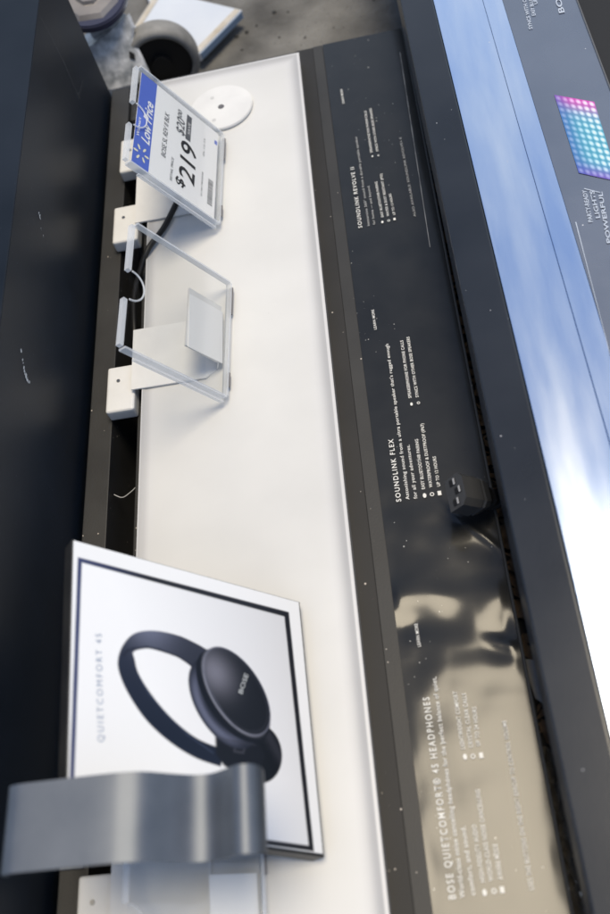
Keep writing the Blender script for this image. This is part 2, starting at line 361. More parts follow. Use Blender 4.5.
tx('ALSO AVAILABLE: SOUNDLINK REVOLVE+ II', (0.1559, 0.3052, 0.1235), (0.1549, 0.4441, 0.1235), .0028, 'ink_dim')
tx('LEARN MORE', (0.0890, 0.5294, 0.1235), (0.0885, 0.5587, 0.1235), .0030)
tx('SOUNDLINK FLEX', (0.0937, -0.0699, 0.1235), (0.0938, 0.0030, 0.1235), .0050, bold=.015, sp=1.3)
tx("Astonishing sound from a ultra portable speaker that's rugged enough", (0.1020, -0.0691, 0.1235), (0.1025, 0.1249, 0.1235), .0036)
tx('for all your adventures.', (0.1098, -0.0694, 0.1235), (0.1097, -0.0067, 0.1235), .0036)
tx('EASY BLUETOOTH\u00ae PAIRING', (0.1186, -0.0600, 0.1235), (0.1191, -0.0015, 0.1235), .0032, bold=.015)
tx('WATERPROOF & DUSTPROOF (IP67)', (0.1262, -0.0594, 0.1235), (0.1270, 0.0161, 0.1235), .0032, bold=.015)
tx('UP TO 12 HOURS', (0.1339, -0.0595, 0.1235), (0.1341, -0.0248, 0.1235), .0032, bold=.015)
tx('SPEAKERPHONE FOR PHONE CALLS', (0.1188, 0.0497, 0.1235), (0.1189, 0.1265, 0.1235), .0032, bold=.015)
tx('SYNCS WITH OTHER BOSE SPEAKERS', (0.1264, 0.0494, 0.1235), (0.1263, 0.1299, 0.1235), .0032, bold=.015)
tx('LEARN MORE', (0.0920, 0.1473, 0.1235), (0.0918, 0.1758, 0.1235), .0030)
tx('BOSE QUIETCOMFORT\u00ae 45 HEADPHONES', (0.0951, -0.4266, 0.1235), (0.0953, -0.2658, 0.1235), .0058, bold=.012, sp=1.35)
tx('World-class noise cancelling headphones for the perfect balance of quiet,', (0.1022, -0.4263, 0.1235), (0.1036, -0.2487, 0.1235), .0040)
tx('comfort, and sound.', (0.1105, -0.4251, 0.1235), (0.1103, -0.3738, 0.1235), .0040)
tx('HIGH-FIDELITY AUDIO', (0.1196, -0.4164, 0.1235), (0.1193, -0.3735, 0.1235), .0036)
tx('WORLD-CLASS NOISE CANCELLING', (0.1261, -0.4162, 0.1235), (0.1265, -0.3467, 0.1235), .0036)
tx('AWARE MODE', (0.1337, -0.4158, 0.1235), (0.1337, -0.3894, 0.1235), .0036)
tx('LIGHTWEIGHT COMFORT', (0.1196, -0.3130, 0.1235), (0.1200, -0.2634, 0.1235), .0036)
tx('CRYSTAL CLEAR CALLS', (0.1266, -0.3127, 0.1235), (0.1275, -0.2659, 0.1235), .0036)
tx('UP TO 24 HOURS', (0.1328, -0.3118, 0.1235), (0.1344, -0.2787, 0.1235), .0036)
tx('USES THE BUTTONS ON THE RIGHT EARCUP TO CONTROL VOLUME', (0.1564, -0.4250, 0.1235), (0.1578, -0.2929, 0.1235), .0036)
tx('LEARN MORE', (0.0940, -0.2192, 0.1235), (0.0935, -0.1965, 0.1235), .0030)
# small pictograms beside the lines, and the thin rule
def icons(P, r):
    bm = bmesh.new()
    for k, p in enumerate(P):
        x, y = p[0], p[1]; z = .1246 + fz(x, y)
        if k % 3 == 1:   # a ring
            for j in range(12):
                a0, a1 = [2 * math.pi * q / 12 for q in (j, j + 1)]
                bm.faces.new([bm.verts.new((x + rr * math.cos(q), y + rr * math.sin(q), z)) for rr, q in ((r, a0), (r, a1), (r * .6, a1), (r * .6, a0))])
        elif k % 3 == 2:  # a battery block
            bm.faces.new([bm.verts.new(q) for q in ((x - r * .8, y - r * 1.1, z), (x + r * .8, y - r * 1.1, z), (x + r * .8, y + r * 1.1, z), (x - r * .8, y + r * 1.1, z))])
        else:
            bm.faces.new([bm.verts.new((x + r * .8 * math.cos(q), y + r * 1.2 * math.sin(q), z)) for q in [2 * math.pi * j / 14 for j in range(14)]])
    put('pictograms', mesh(bm), M['ink'], gp)
icons([(0.1155, 0.3060, 0.1235), (0.1233, 0.3065, 0.1235), (0.1303, 0.3071, 0.1235)], .0017)
icons([(0.1152, 0.4202, 0.1235), (0.1228, 0.4197, 0.1235)], .0013)
icons([(0.1173, -0.0673, 0.1235), (0.1247, -0.0670, 0.1235), (0.1321, -0.0669, 0.1235)], .0022)
icons([(0.1178, 0.0419, 0.1235), (0.1252, 0.0421, 0.1235)], .0017)
icons([(0.1180, -0.4239, 0.1235), (0.1255, -0.4234, 0.1235), (0.1319, -0.4230, 0.1235)], .0021)
icons([(0.1186, -0.3195, 0.1235), (0.1253, -0.3198, 0.1235), (0.1321, -0.3197, 0.1235)], .0021)
ribbon('thin_rule', [(q[0], q[1], .1244 + fz(q[0], q[1])) for q in [Vector((0.1726, 0.6095, 0.1235)).lerp(Vector((0.1657, 0.2534, 0.1235)), k / 30) for k in range(31)]], .0003, M['ink_dim'], gp, (0, 0, 1))

# ------------------------------------------------------------------ second display, on the right, standing higher
fx2 = empty('display_fixture', (.45, 0, 0), 'taller second display at the right edge with satin black frame and blue shining top', 'store display')
SK = .0088; ZT = .24; A0, A1 = -.95, 1.25
box('plinth', .30, .95, A0 + .02, A1 - .02, .004, .185, M['black'], fx2, .002)
box('body', .205, .95, A0, A1, .1855, ZT - .006, M['frame2'], fx2, .001)
bm = bmesh.new(); q0, q1 = SK * (A0 - .52), SK * (A1 - .52)
hexa(bm, [(.1775 - q0, A0, .19), (.2150 - q0, A0, .19), (.2150 - q1, A1, .19), (.1775 - q1, A1, .19), (.1775 - q0, A0, ZT - .006), (.2150 - q0, A0, ZT + .0005), (.2150 - q1, A1, ZT + .0005), (.1775 - q1, A1, ZT - .006)], .0022, 3)
put('frame', mesh(bm), M['frame2'], fx2)
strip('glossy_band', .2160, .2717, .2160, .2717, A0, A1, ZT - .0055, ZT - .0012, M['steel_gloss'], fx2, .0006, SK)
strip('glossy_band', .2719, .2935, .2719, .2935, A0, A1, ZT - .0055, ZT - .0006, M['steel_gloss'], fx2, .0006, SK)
g2 = strip('graphic_panel', .2938, .3735, .2938, .3735, A0, A1, ZT - .0055, ZT - .0014, M['film2'], fx2, .0004, SK)
strip('frame', .3738, .95, .3738, .95, A0, A1, ZT - .0055, ZT - .004, M['black'], fx2, .0004, SK)
ribbon('thin_rule', [Vector((.3722, .70, ZT)), Vector((.3863, -.9, ZT))], .0005, M['scratch'], fx2, (0, 0, 1))
zz = .2391
def t2(s, O, E, h, bold=.02): return text('lettering', s, O, E, h, M['ink2'], g2, bold=bold, lift=.0004)
t2('SYNCS WITH OTHER SPEAKERS', (0.3170, 0.4467, 0.2391), (0.3224, 0.5598, 0.2391), .0040)
t2('EASY BLUETOOTH PAIRING', (0.3247, 0.4693, 0.2391), (0.3295, 0.5531, 0.2391), .0040)
t2('UP TO 8 HOURS', (0.3308, 0.4891, 0.2391), (0.3339, 0.5514, 0.2391), .0040)
t2('BOSE', (0.3565, 0.4639, 0.2391), (0.3575, 0.5107, 0.2391), .0062, .02)
t2('PARTY-READY', (0.3173, 0.1432, 0.2391), (0.3204, 0.1863, 0.2391), .0040)
t2('LIGHTS', (0.3251, 0.1466, 0.2391), (0.3272, 0.1838, 0.2391), .0040)
t2('POWERFUL', (0.3279, 0.1130, 0.2391), (0.3345, 0.1798, 0.2391), .0040)
ribbon('thin_rule', [(0.3189, 0.1885, 0.2394), (0.3325, 0.1793, 0.2394)], .0006, M['ink2'], g2, (0, 0, 1))
ribbon('thin_rule', [(0.3018, 0.1468, 0.2394), (0.3002, 0.0850, 0.2394), (0.2983, 0.0113, 0.2394), (0.2963, -0.0572, 0.2394)], .0004, M['ink2'], g2, (0, 0, 1))
# printed picture of a glowing light panel: colours of the print held per vertex
def vcol_mat(name, rough, spec=.5):
    m = mat(name, (.5, .5, .5), rough, spec=spec); N, L, b = nodes(m)
    at_ = N.new('ShaderNodeAttribute'); at_.attribute_name = 'print'; L.new(at_.outputs['Color'], b.inputs['Base Color']); return m
def printed(name, P, nu, nv, fn, m, parent, lift=.0003):
    """P = four corners A (0,0), B (v=1), C (1,1), D (u=1); fn(U,V) -> linear rgb arrays"""
    A, B, Cc, D = [np.array(p) for p in P]
    u = np.linspace(0, 1, nu)[:, None]; v = np.linspace(0, 1, nv)[None, :]
    U = np.broadcast_to(u, (nu, nv)).ravel(); V = np.broadcast_to(v, (nu, nv)).ravel()
    n = np.cross(B - A, D - A); n /= np.linalg.norm(n); n = n if n[2] > 0 else -n
    X = A * ((1 - U) * (1 - V))[:, None] + D * (U * (1 - V))[:, None] + B * ((1 - U) * V)[:, None] + Cc * (U * V)[:, None] + n * lift
    i = np.arange(nu - 1)[:, None] * nv + np.arange(nv - 1)[None, :]; i = i.ravel()
    F = np.stack([i, i + nv, i + nv + 1, i + 1], 1)
    me = bpy.data.meshes.new(name); me.from_pydata(X.tolist(), [], F.tolist()); me.update()
    c = fn(U, V); a = me.attributes.new('print', 'FLOAT_COLOR', 'POINT')
    a.data.foreach_set('color', np.concatenate([c, np.ones((len(c), 1))], 1).astype(np.float32).ravel())
    return put(name, me, m, parent)
def lights(U, V):
    out = np.zeros((len(U), 3)); import colorsys
    gy = U * 13; gx = V * 6
    d = np.hypot((gx % 1) - .5, ((gy % 1) - .5)); dot = np.clip(1.25 - d * 2.6, 0, 1)
    top = np.exp(-(U / .16) ** 2)[:, None]; bot = np.exp(-((1 - U) / .12) ** 2)[:, None]; lf = np.exp(-(V / .28) ** 2)[:, None]
    base = np.array([.10, .50, .62])[None] * (1 - top) + np.array([.75, .10, .55])[None] * top
    base = base * (1 - bot * .8) + np.array([.25, .08, .62])[None] * bot * .8
    base = base * (1 - lf * .7) + np.array([.05, .15, .55])[None] * lf * .7
    hot = np.clip(V * 1.6 - .3, 0, 1)[:, None] * (1 - bot)
    out = base * .8 + dot[:, None] * (.25 + .75 * hot) * np.array([.8, .95, .9])[None]
    return np.clip(out * np.array([.95, .85, .95])[None], 0, .8)
printed('printed_picture', ((0.3182, 0.3316, 0.2389), (0.3554, 0.3089, 0.2389), (0.3532, 0.1891, 0.2389), (0.3184, 0.2112, 0.2389)), 80, 44, lights, vcol_mat('light panel print', .3), g2)

# ------------------------------------------------------------------ price tag holders on the rail
A = EU = EV = NN = None
def frame_of(a_, b_, d_):
    global A, EU, EV, NN
    A = Vector(a_); EU = Vector(d_) - A; EV = Vector(b_) - A; NN = EV.cross(EU).normalized(); NN = NN if NN.z > 0 else -NN
def sl(u, v, w=0): return A + EU * u + EV * v + NN * w
def foot(name, yc, parent, m='holder'):
    return box(name, -.2175, -.1840, yc - .031, yc + .031, .1200, .1385, M[m], parent, .0035, 3)
def screw(yc, parent):
    bm = bmesh.new(); cyl(bm, (-.2035, yc + .010, .1387), (0, 0, 1), .0026, .0014, 16, .0020); put('screw', mesh(bm), M['screw'], parent)
def make_holder(yc=.115, flat=False):
    t = empty('price_tag_holder', (-.2, yc, .1205), 'x', 'tag holder', 'white price tag holders clipped along the left rail')
    foot('clip', yc, t); screw(yc, t)
    bm = bmesh.new()       # arm: flat plate turned up behind the sleeve
    ya, yb = yc - .009, yc + .075; th = .0020
    def profile(y, u):
        P = [Vector((-.186, y, .1440)), Vector((-.125, y, .1435))]
        if flat: return P + [Vector((-.100, y, .1432))]
        return P + [Vector((-.100, y, .1432)), sl(u, 1.0, -.0085) + Vector((-.006, 0, -.006)), sl(u, .96, -.0075), sl(u, .80, -.0075), sl(u, .60, -.0075)]
    La, Lb = profile(ya, .72), profile(yb, .22); rows = []
    for k, (p, q) in enumerate(zip(La, Lb)):
        d = (La[min(k + 1, len(La) - 1)] - La[max(k - 1, 0)]); d.y = 0; d.normalize(); n_ = Vector((-d.z, 0, d.x)) * th
        rows.append([bm.verts.new(v) for v in (p, q, q - n_, p - n_)])
    for r0, r1 in zip(rows, rows[1:]):
        for k in range(4): bm.faces.new([r0[k], r0[(k + 1) % 4], r1[(k + 1) % 4], r1[k]])
    bm.faces.new(rows[0][::-1]); bm.faces.new(rows[-1]); put('arm', mesh(bm), M['holder'], t)
    bm = bmesh.new(); prism(bm, [sl(.28, .60, -.0052), sl(.27, .97, -.0052), sl(.72, .99, -.0052), sl(.73, .62, -.0052)], NN * .0010)
    put('adhesive_pad', mesh(bm), M['card'], t)
    # sleeve: back sheet and notched front sheet
    bm = bmesh.new(); prism(bm, [sl(0, 0, -.0038), sl(0, 1, -.0038), sl(1, 1, -.0038), sl(1, 0, -.0038)], NN * .0014); put('back_sheet', mesh(bm), M['clear'], t)
    bm = bmesh.new(); pts = [sl(0, 0, .0004), sl(0, 1, .0004), sl(1, 1, .0004), sl(1, 0, .0004)]
    for k in range(0, 17):
        q = math.pi * k / 16; pts.append(sl(.52 + .115 * math.cos(q), .125 * math.sin(q), .0004))
    prism(bm, pts, NN * .0014); put('front_sheet', mesh(bm), M['clear'], t)
    def bar(nm, u0, v0, u1, v1, wd, w0, w1, m='clear_edge'):
        P, Q = sl(u0, v0), sl(u1, v1); s = NN.cross((Q - P).normalized()).normalized() * wd
        bm = bmesh.new(); prism(bm, [P - s + NN * w0, Q - s + NN * w0, Q + s + NN * w0, P + s + NN * w0], NN * (w1 - w0)); return put(nm, mesh(bm), M[m], t)
    bar('sleeve_edge', -.008, 0, -.008, 1, .0011, -.0045, .0022)
    bar('sleeve_edge', 1.012, 0, 1.012, 1, .0012, -.0060, .0028)
    bar('sleeve_edge', 1.040, .12, 1.040, 1, .0010, -.0060, -.0020)
    bar('sleeve_edge', 0, 1.01, 1, 1.01, .0014, -.0045, .0022)
    bar('lip', .02, -.030, .40, -.022, .0024, -.0045, .0010, 'clear_edge'); bar('lip', .64, -.030, 1.0, -.022, .0024, -.0045, .0010, 'clear_edge')
    bar('lip', .03, 1.03, .28, 1.03, .0012, -.003, .0018, 'greyplastic'); bar('lip', .80, 1.03, .92, 1.03, .0012, -.003, .0018, 'greyplastic')
    bm = bmesh.new()       # rim of the thumb notch
    pa = [sl(.52 + .115 * math.cos(math.pi * k / 20), .125 * math.sin(math.pi * k / 20), .0012) for k in range(21)]
    tube(bm, pa, .0010, 8, 2); put('notch_rim', mesh(bm), M['clear_edge'], t, True)
    return t
frame_of((-.152, -.345, .192), (-.056, -.350, .150), (-.152, -.52, .192)); h3 = make_holder(-.417, True)
frame_of((-.1340, .2120, .2800), (-.0690, .2290, .1500), (-.1420, .0560, .2800)); h2 = make_holder(); h2['label'] = 'empty clear price tag holder with a white arm, in the middle of the left rail'
def copy_tree(o, off, label):
    c = o.copy(); COL.objects.link(c); c.location = o.location + Vector(off); c['label'] = label
    for ch in list(o.children):
        k = ch.copy(); COL.objects.link(k); k.parent = c
    return c
OFF1 = Vector((-.004, .256, 0))
h1 = copy_tree(h2, OFF1, 'clear price tag holder near the back that carries the blue and white price card')
h3['label'] = ('clear price tag holder at the very front, mostly hidden under the bent metal hook')

# spare clip behind the price card
sp = empty('rail_clip', (-.2, .497, .1205), 'small white clip without a sleeve on the rail, behind the price card', 'clip')
foot('clip', .497, sp); screw(.495, sp)
sb = bmesh.new(); cyl(sb, (-.2005, .575, .104), (0, 0, 1), .0085, .012, 20, .006, .001)
tag(put('leveling_screw', mesh(sb), M['screw']), 'round steel screw head sunk in the black channel beside the price card', 'screw')

# ------------------------------------------------------------------ price card in the first holder
pc = empty('price_card', tuple(sl(.5, .5) + OFF1), 'white price card with a blue Low Price band and a large 219', 'price card')
def s1(u, v, w=0): return sl(u, v, w) + OFF1
bm = bmesh.new(); prism(bm, [s1(.02, .03, -.0016), s1(.02, .96, -.0016), s1(.985, .96, -.0016), s1(.985, .03, -.0016)], NN * .0006); put('card', mesh(bm), M['card'], pc)
def patch(nm, u0, u1, v0, v1, m, w=-.0009):
    bm = bmesh.new(); bm.faces.new([bm.verts.new(p) for p in (s1(u0, v0, w), s1(u0, v1, w), s1(u1, v1, w), s1(u1, v0, w))]); return put(nm, mesh(bm), M[m], pc)
patch('blue_band', .02, .985, .03, .205, 'blue')
patch('grey_bar', .08, .36, .565, .625, 'greyink')
patch('blue_mark', .12, .165, .915, .95, 'blue')
def ct(s, u0, v0, u1, v1, h, m, bold=0., shear=0.): return text('lettering', s, s1(u0, v0), s1(u1, v1), h, M[m], pc, N=NN, lift=-.0007, bold=bold, shear=shear)
ct('Low Price', .715, .185, .27, .185, .0125, 'card', .02, .15)
ct('Walmart', .70, .075, .50, .075, .0040, 'card', .01)
ct('BOSE SL REV II BLK', .72, .365, .24, .365, .0072, 'greyink', .005)
ct('RETAIL PRICE', .90, .455, .66, .455, .0038, 'greyink')
ct('$', .895, .585, .815, .585, .0135, 'blackink', .02)
ct('219', .80, .70, .405, .70, .0260, 'blackink', .012)
ct('$20', .355, .545, .185, .545, .0135, 'greyink', .012)
ct('00', .175, .505, .10, .505, .0070, 'greyink', .012)
ct('SAVE', .29, .612, .16, .612, .0040, 'card')
ct('05-12-23', .40, .80, .20, .80, .0026, 'greyink')
ct('017817832038', .84, .80, .58, .80, .0026, 'greyink')
# spark emblem
bm = bmesh.new(); cc = (.845, .115)
for k in range(6):
    q = math.pi * k / 3 + math.pi / 6
    du, dv = math.cos(q), math.sin(q); L0, L1, wd = .035, .085, .011
    P = [(L0, -wd * .6), (L0, wd * .6), (L1 * .8, wd), (L1, 0), (L1 * .8, -wd)]
    bm.faces.new([bm.verts.new(s1(cc[0] + a_ * du - b_ * dv, cc[1] + (a_ * dv + b_ * du) * 1.0, -.0006)) for a_, b_ in P])
put('emblem', mesh(bm), mat('cream emblem print', (.85, .82, .62), .4), pc)
bm = bmesh.new(); u = .60; random.seed(3)
while u < .86:
    wd = random.choice([.005, .008, .012])
    bm.faces.new([bm.verts.new(p) for p in (s1(u, .865, -.0008), s1(u, .925, -.0008), s1(u + wd, .925, -.0008), s1(u + wd, .865, -.0008))]); u += wd + random.choice([.006, .009])
put('barcode', mesh(bm), M['greyink'], pc)

# ------------------------------------------------------------------ round white disc lying at the back of the panel
dc = empty('disc', (-.074, .548, .14), 'round white plastic disc with a centre hole, stuck near the back of the white panel', 'disc')
bm = bmesh.new(); cyl(bm, (-.0745, .5465, PT + .0022), (0, 0, 1), .0430, .0040, 72, None, .0008); put('plate', mesh(bm), M['holder'], dc)
bm = bmesh.new(); cyl(bm, (-.0745, .5465, PT + .0045), (0, 0, 1), .0045, .0008, 24, .0038); put('hub', mesh(bm), M['greyplastic'], dc)
for dx, dy in ((-.012, .021), (-.010, -.024)):
    bm = bmesh.new(); cyl(bm, (-.0745 + dx, .5465 + dy, PT + .0043), (0, 0, 1), .0028, .0004, 16); put('peg_mark', mesh(bm), mat('faint grey mark', (.62, .62, .62), .5), dc)

# ------------------------------------------------------------------ black cable in the channel
bm = bmesh.new()
tube(bm, [(-.108, .45, .1455), (-.128, .40, .1455), (-.150, .345, .1455), (-.170, .312, .1460), (-.184, .292, .1330), (-.198, .268, .1150), (-.204, .235, .095), (-.204, .20, .085), (-.203, .16, .080), (-.202, .08, .05)], .0036, 14, 8)
tag(put('cable', mesh(bm), M['cable'], None, True), 'thin black cable running from under the price card down into the channel', 'cable')
bm = bmesh.new(); tube(bm, [(-.193, .46, .118), (-.200, .43, .105), (-.205, .40, .09), (-.207, .36, .07)], .0032, 12, 6)
tag(put('cable', mesh(bm), M['cable'], None, True), 'short black cable end in the channel between the two clips nearest the back', 'cable')
bm = bmesh.new(); tube(bm, [(-.215, -.003, .107), (-.206, -.007, .105), (-.196, -.003, .107), (-.1885, .001, .110)], .0006, 8, 6)
tag(put('loose_thread', mesh(bm), M['ink_dim'], None, True), 'fine pale loose thread stretched across the black channel', 'thread')

# ------------------------------------------------------------------ headphone sign block
SG = ((-0.1697, -0.1505, 0.3000), (-0.0084, -0.1729, 0.1550), (-0.0018, -0.3910, 0.1550), (-0.1595, -0.3690, 0.3000))
sA, sB, sCc, sD = [Vector(p) for p in SG]
SN = (sB - sA).cross(sD - sA).normalized(); SN = SN if SN.z > 0 else -SN
sign = empty('sign_block', (-.08, -.26, .1415), 'thick white headphone picture sign tilted on the white panel', 'sign')
bm = bmesh.new(); TH = .020
fr_ = [p - SN * .0022 for p in (sA, sB, sCc, sD)]; bk = [p - SN * TH for p in (sA, sB, sCc, sD)]
hexa(bm, bk + fr_, .0007, 2); put('shell', mesh(bm), M['box_black'], sign)
def sq(u, v, w=0): return sA * (1 - u) * (1 - v) + sD * u * (1 - v) + sB * (1 - u) * v + sCc * u * v + SN * w
bm = bmesh.new(); hexa(bm, [sq(.007, .004, -.0020), sq(.007, .9895, -.0020), sq(.9905, .9895, -.0020), sq(.9905, .004, -.0020), sq(.007, .004, -.0004), sq(.007, .9895, -.0004), sq(.9905, .9895, -.0004), sq(.9905, .004, -.0004)], .0003)
put('clear_cover', mesh(bm), M['acrylic_edge'], sign)
box('prop', -.150, -.146, -.34, -.19, PT, .246, M['holder'], sign, .0008)

def seg_d(U, V, a, b):
    a = np.array(a); b = np.array(b); d = b - a; t = np.clip(((U - a[0]) * d[0] + (V - a[1]) * d[1]) / (d @ d), 0, 1)
    return np.hypot(U - a[0] - t * d[0], V - a[1] - t * d[1])
def poly_sd(U, V, P):
    """signed distance, negative inside"""
    ins = np.zeros(len(U), bool); D_ = np.full(len(U), 9.)
    for k in range(len(P)):
        a, b = P[k], P[(k + 1) % len(P)]
        D_ = np.minimum(D_, seg_d(U, V, a, b))
        c = (a[0] > U) != (b[0] > U)
        x = (b[1] - a[1]) * (U - a[0]) / ((b[0] - a[0]) if abs(b[0] - a[0]) > 1e-9 else 1e-9) + a[1]
        ins ^= c & (V < x)
    return np.where(ins, -D_, D_)
def ell(U, V, c, p, q):
    """ellipse by centre and the ends of two half axes: returns radial coordinate and the two local coordinates"""
    a = np.array(p) - np.array(c); b = np.array(q) - np.array(c); Mi = np.linalg.inv(np.array([a, b]).T)
    x = Mi[0, 0] * (U - c[0]) + Mi[0, 1] * (V - c[1]); y = Mi[1, 0] * (U - c[0]) + Mi[1, 1] * (V - c[1])
    return np.hypot(x, y), x, y
def srgb(r, g, b): return np.array([(c / 255) ** 2.2 for c in (r, g, b)])
def over(img, mask, col):
    mask = np.clip(mask, 0, 1)[:, None]; return img * (1 - mask) + col * mask
def aa(sd, w=.0045): return np.clip(.5 - sd / w, 0, 1)
def spline2(P, k=6): return [(p.x, p.y) for p in catmull([(q[0], q[1], 0) for q in P], k)]
OUTER = [(0.3118, 0.5490), (0.2963, 0.4994), (0.2819, 0.4254), (0.2860, 0.3279), (0.3139, 0.2482), (0.3669, 0.2013), (0.4312, 0.1783), (0.4875, 0.1858), (0.5583, 0.2231), (0.6366, 0.2901), (0.6967, 0.3802), (0.7352, 0.4797), (0.7506, 0.5822)]
INNER = [(0.6862, 0.6024), (0.6670, 0.4987), (0.6299, 0.4212), (0.5789, 0.3526), (0.5174, 0.2936), (0.4639, 0.2574), (0.4169, 0.2441), (0.3878, 0.2413), (0.3639, 0.2946), (0.3624, 0.3422), (0.3706, 0.4224), (0.3966, 0.4785), (0.4338, 0.5179)]
EDGE = [(0.4115, 0.2011), (0.3910, 0.2135), (0.3759, 0.2414), (0.3579, 0.2947), (0.3563, 0.3423), (0.3660, 0.4225), (0.3904, 0.4788)]
def art(U, V):
    img = np.tile(srgb(243, 244, 247), (len(U), 1))
    g = np.clip(V * .9 + (1 - U) * .35 - .45, 0, 1)[:, None]              # studio backdrop: grey falling to the right
    img = img * (1 - g) + srgb(205, 206, 210) * g
    # white margin outside the printed border, and the border line itself
    b_in = [(0.0835, 0.0330), (0.0841, 0.9209), (0.9797, 0.9390), (0.9823, 0.0198)]; b_out = [(0.0654, 0.0170), (0.0584, 0.9451), (0.9975, 0.9608), (1.0026, 0.0034)]
    si, so = poly_sd(U, V, b_in), poly_sd(U, V, b_out)
    img = over(img, aa(-so), srgb(240, 241, 243))
    line = aa(so) * aa(-si)
    lc = srgb(40, 40, 44) * np.clip(V * 3 + .1, 0, 1)[:, None] + srgb(70, 78, 118) * (1 - np.clip(V * 3 + .1, 0, 1))[:, None]
    img = over(img, line, lc)
    # headband
    band = poly_sd(U, V, spline2(OUTER) + spline2(INNER))
    t = np.clip((U - .22) / .45, 0, 1)[:, None]
    bc = srgb(58, 60, 72) * (1 - t) + srgb(26, 29, 38) * t
    sheen = np.exp(-((V - .30) / .10) ** 2 - ((U - .25) / .12) ** 2)[:, None]; bc = bc + srgb(128, 134, 158) * sheen * .6
    inn = np.clip(((V * -.3 + U) - .26) / .10, 0, 1)[:, None]; bc = bc * (1 - inn * .35) + srgb(30, 40, 64) * inn * .35
    img = over(img, aa(band), bc)
    for k in range(len(EDGE) - 1): img = over(img, .8 * aa(seg_d(U, V, EDGE[k], EDGE[k + 1]) - .004), srgb(36, 38, 50))
    # far ear cup and hinge
    r, x, y = ell(U, V, (0.6730, 0.7530), (0.7584, 0.8066), (0.6005, 0.8388))
    img = over(img, aa((r - 1) * .12), srgb(16, 16, 19) + srgb(60, 60, 68) * np.exp(-((y - .7) / .2) ** 2)[:, None] * .5)
    hp = poly_sd(U, V, [(0.6443, 0.5658), (0.6108, 0.5939), (0.6143, 0.7409), (0.6805, 0.7779), (0.7588, 0.7291), (0.7643, 0.6461), (0.7445, 0.5955), (0.7076, 0.5654)])
    img = over(img, aa(hp, .01), srgb(22, 22, 27))
    for a_, b_ in (((348, 0), 0),): pass
    sqm = poly_sd(U, V, [(0.6550, 0.6538), (0.6540, 0.6938), (0.6846, 0.6815), (0.6851, 0.6434)]); img = over(img, .5 * aa(np.abs(sqm) - .004), srgb(80, 80, 90))
    # cushion, rim and outer shell of the near ear cup
    r, x, y = ell(U, V, (0.5083, 0.6101), (0.6530, 0.7175), (0.4282, 0.7108)); img = over(img, aa((r - 1) * .16), srgb(34, 36, 46) + srgb(108, 112, 134) * np.exp(-((r - .80) / .13) ** 2 - ((y + .8) / .5) ** 2)[:, None] * .8)
    r, x, y = ell(U, V, (0.4698, 0.6547), (0.6205, 0.7729), (0.3921, 0.7590)); img = over(img, aa((r - 1) * .18), srgb(18, 18, 24))
    r, x, y = ell(U, V, (0.4498, 0.6714), (0.5958, 0.7802), (0.3763, 0.7673))
    img = over(img, aa((r - 1) * .18), srgb(96, 98, 112))
    sh = np.exp(-((x + .55) / .45) ** 2 - ((y + .35) / .6) ** 2)[:, None]
    img = over(img, aa((r - .965) * .18), srgb(28, 28, 32) * (1 - .15 * x[:, None]) + srgb(118, 118, 130) * sh * 1.0)
    r, x, y = ell(U, V, (0.4498, 0.6714), (0.5958, 0.7802), (0.3763, 0.7673))
    img = over(img, .35 * aa((np.abs(r - .90) - .010) * .12), srgb(70, 72, 82))
    img = over(img, .8 * np.exp(-((r - 1.0) / .035) ** 2) * np.clip(-y * .9 + .1, 0, 1), srgb(150, 152, 166))
    for P_, c_ in ((((0.3901, 0.5234), (0.4739, 0.5572), (0.5502, 0.6075), (0.5990, 0.6610)), srgb(92, 95, 110)), (((0.6460, 0.5722), (0.6477, 0.6460), (0.6466, 0.7383)), srgb(60, 60, 68)), (((0.4701, 0.2558), (0.5363, 0.2995), (0.5973, 0.3676), (0.6568, 0.4516), (0.7055, 0.5527)), srgb(74, 84, 110))):
        for k in range(len(P_) - 1): img = over(img, .55 * aa(seg_d(U, V, P_[k], P_[k + 1]) - .0022), c_)
    return np.clip(img * (.86 + .14 * np.clip(img, 0, 1)) , 0, .92)
pr_ = printed('printed_face', (sq(.0085, .0045), sq(.0085, .988), sq(.9895, .988), sq(.9895, .0045)), 330, 330, art, vcol_mat('satin printed face', .30, .5), sign, lift=0)
def fp(uv, w=0): return sq(uv[0], uv[1], w)
text('lettering', 'QUIETCOMFORT 45', fp((0.7334, 0.1280)), fp((0.3513, 0.1158)), .0050, mat('slate ink', (.26, .33, .47), .5), sign, N=SN, lift=.0004, bold=-.004, sp=1.4)
text('lettering', 'BOSE', fp((0.4606, 0.6861)), fp((0.3768, 0.7199)), .0040, M['silver'], sign, N=SN, lift=.0004, bold=.01)

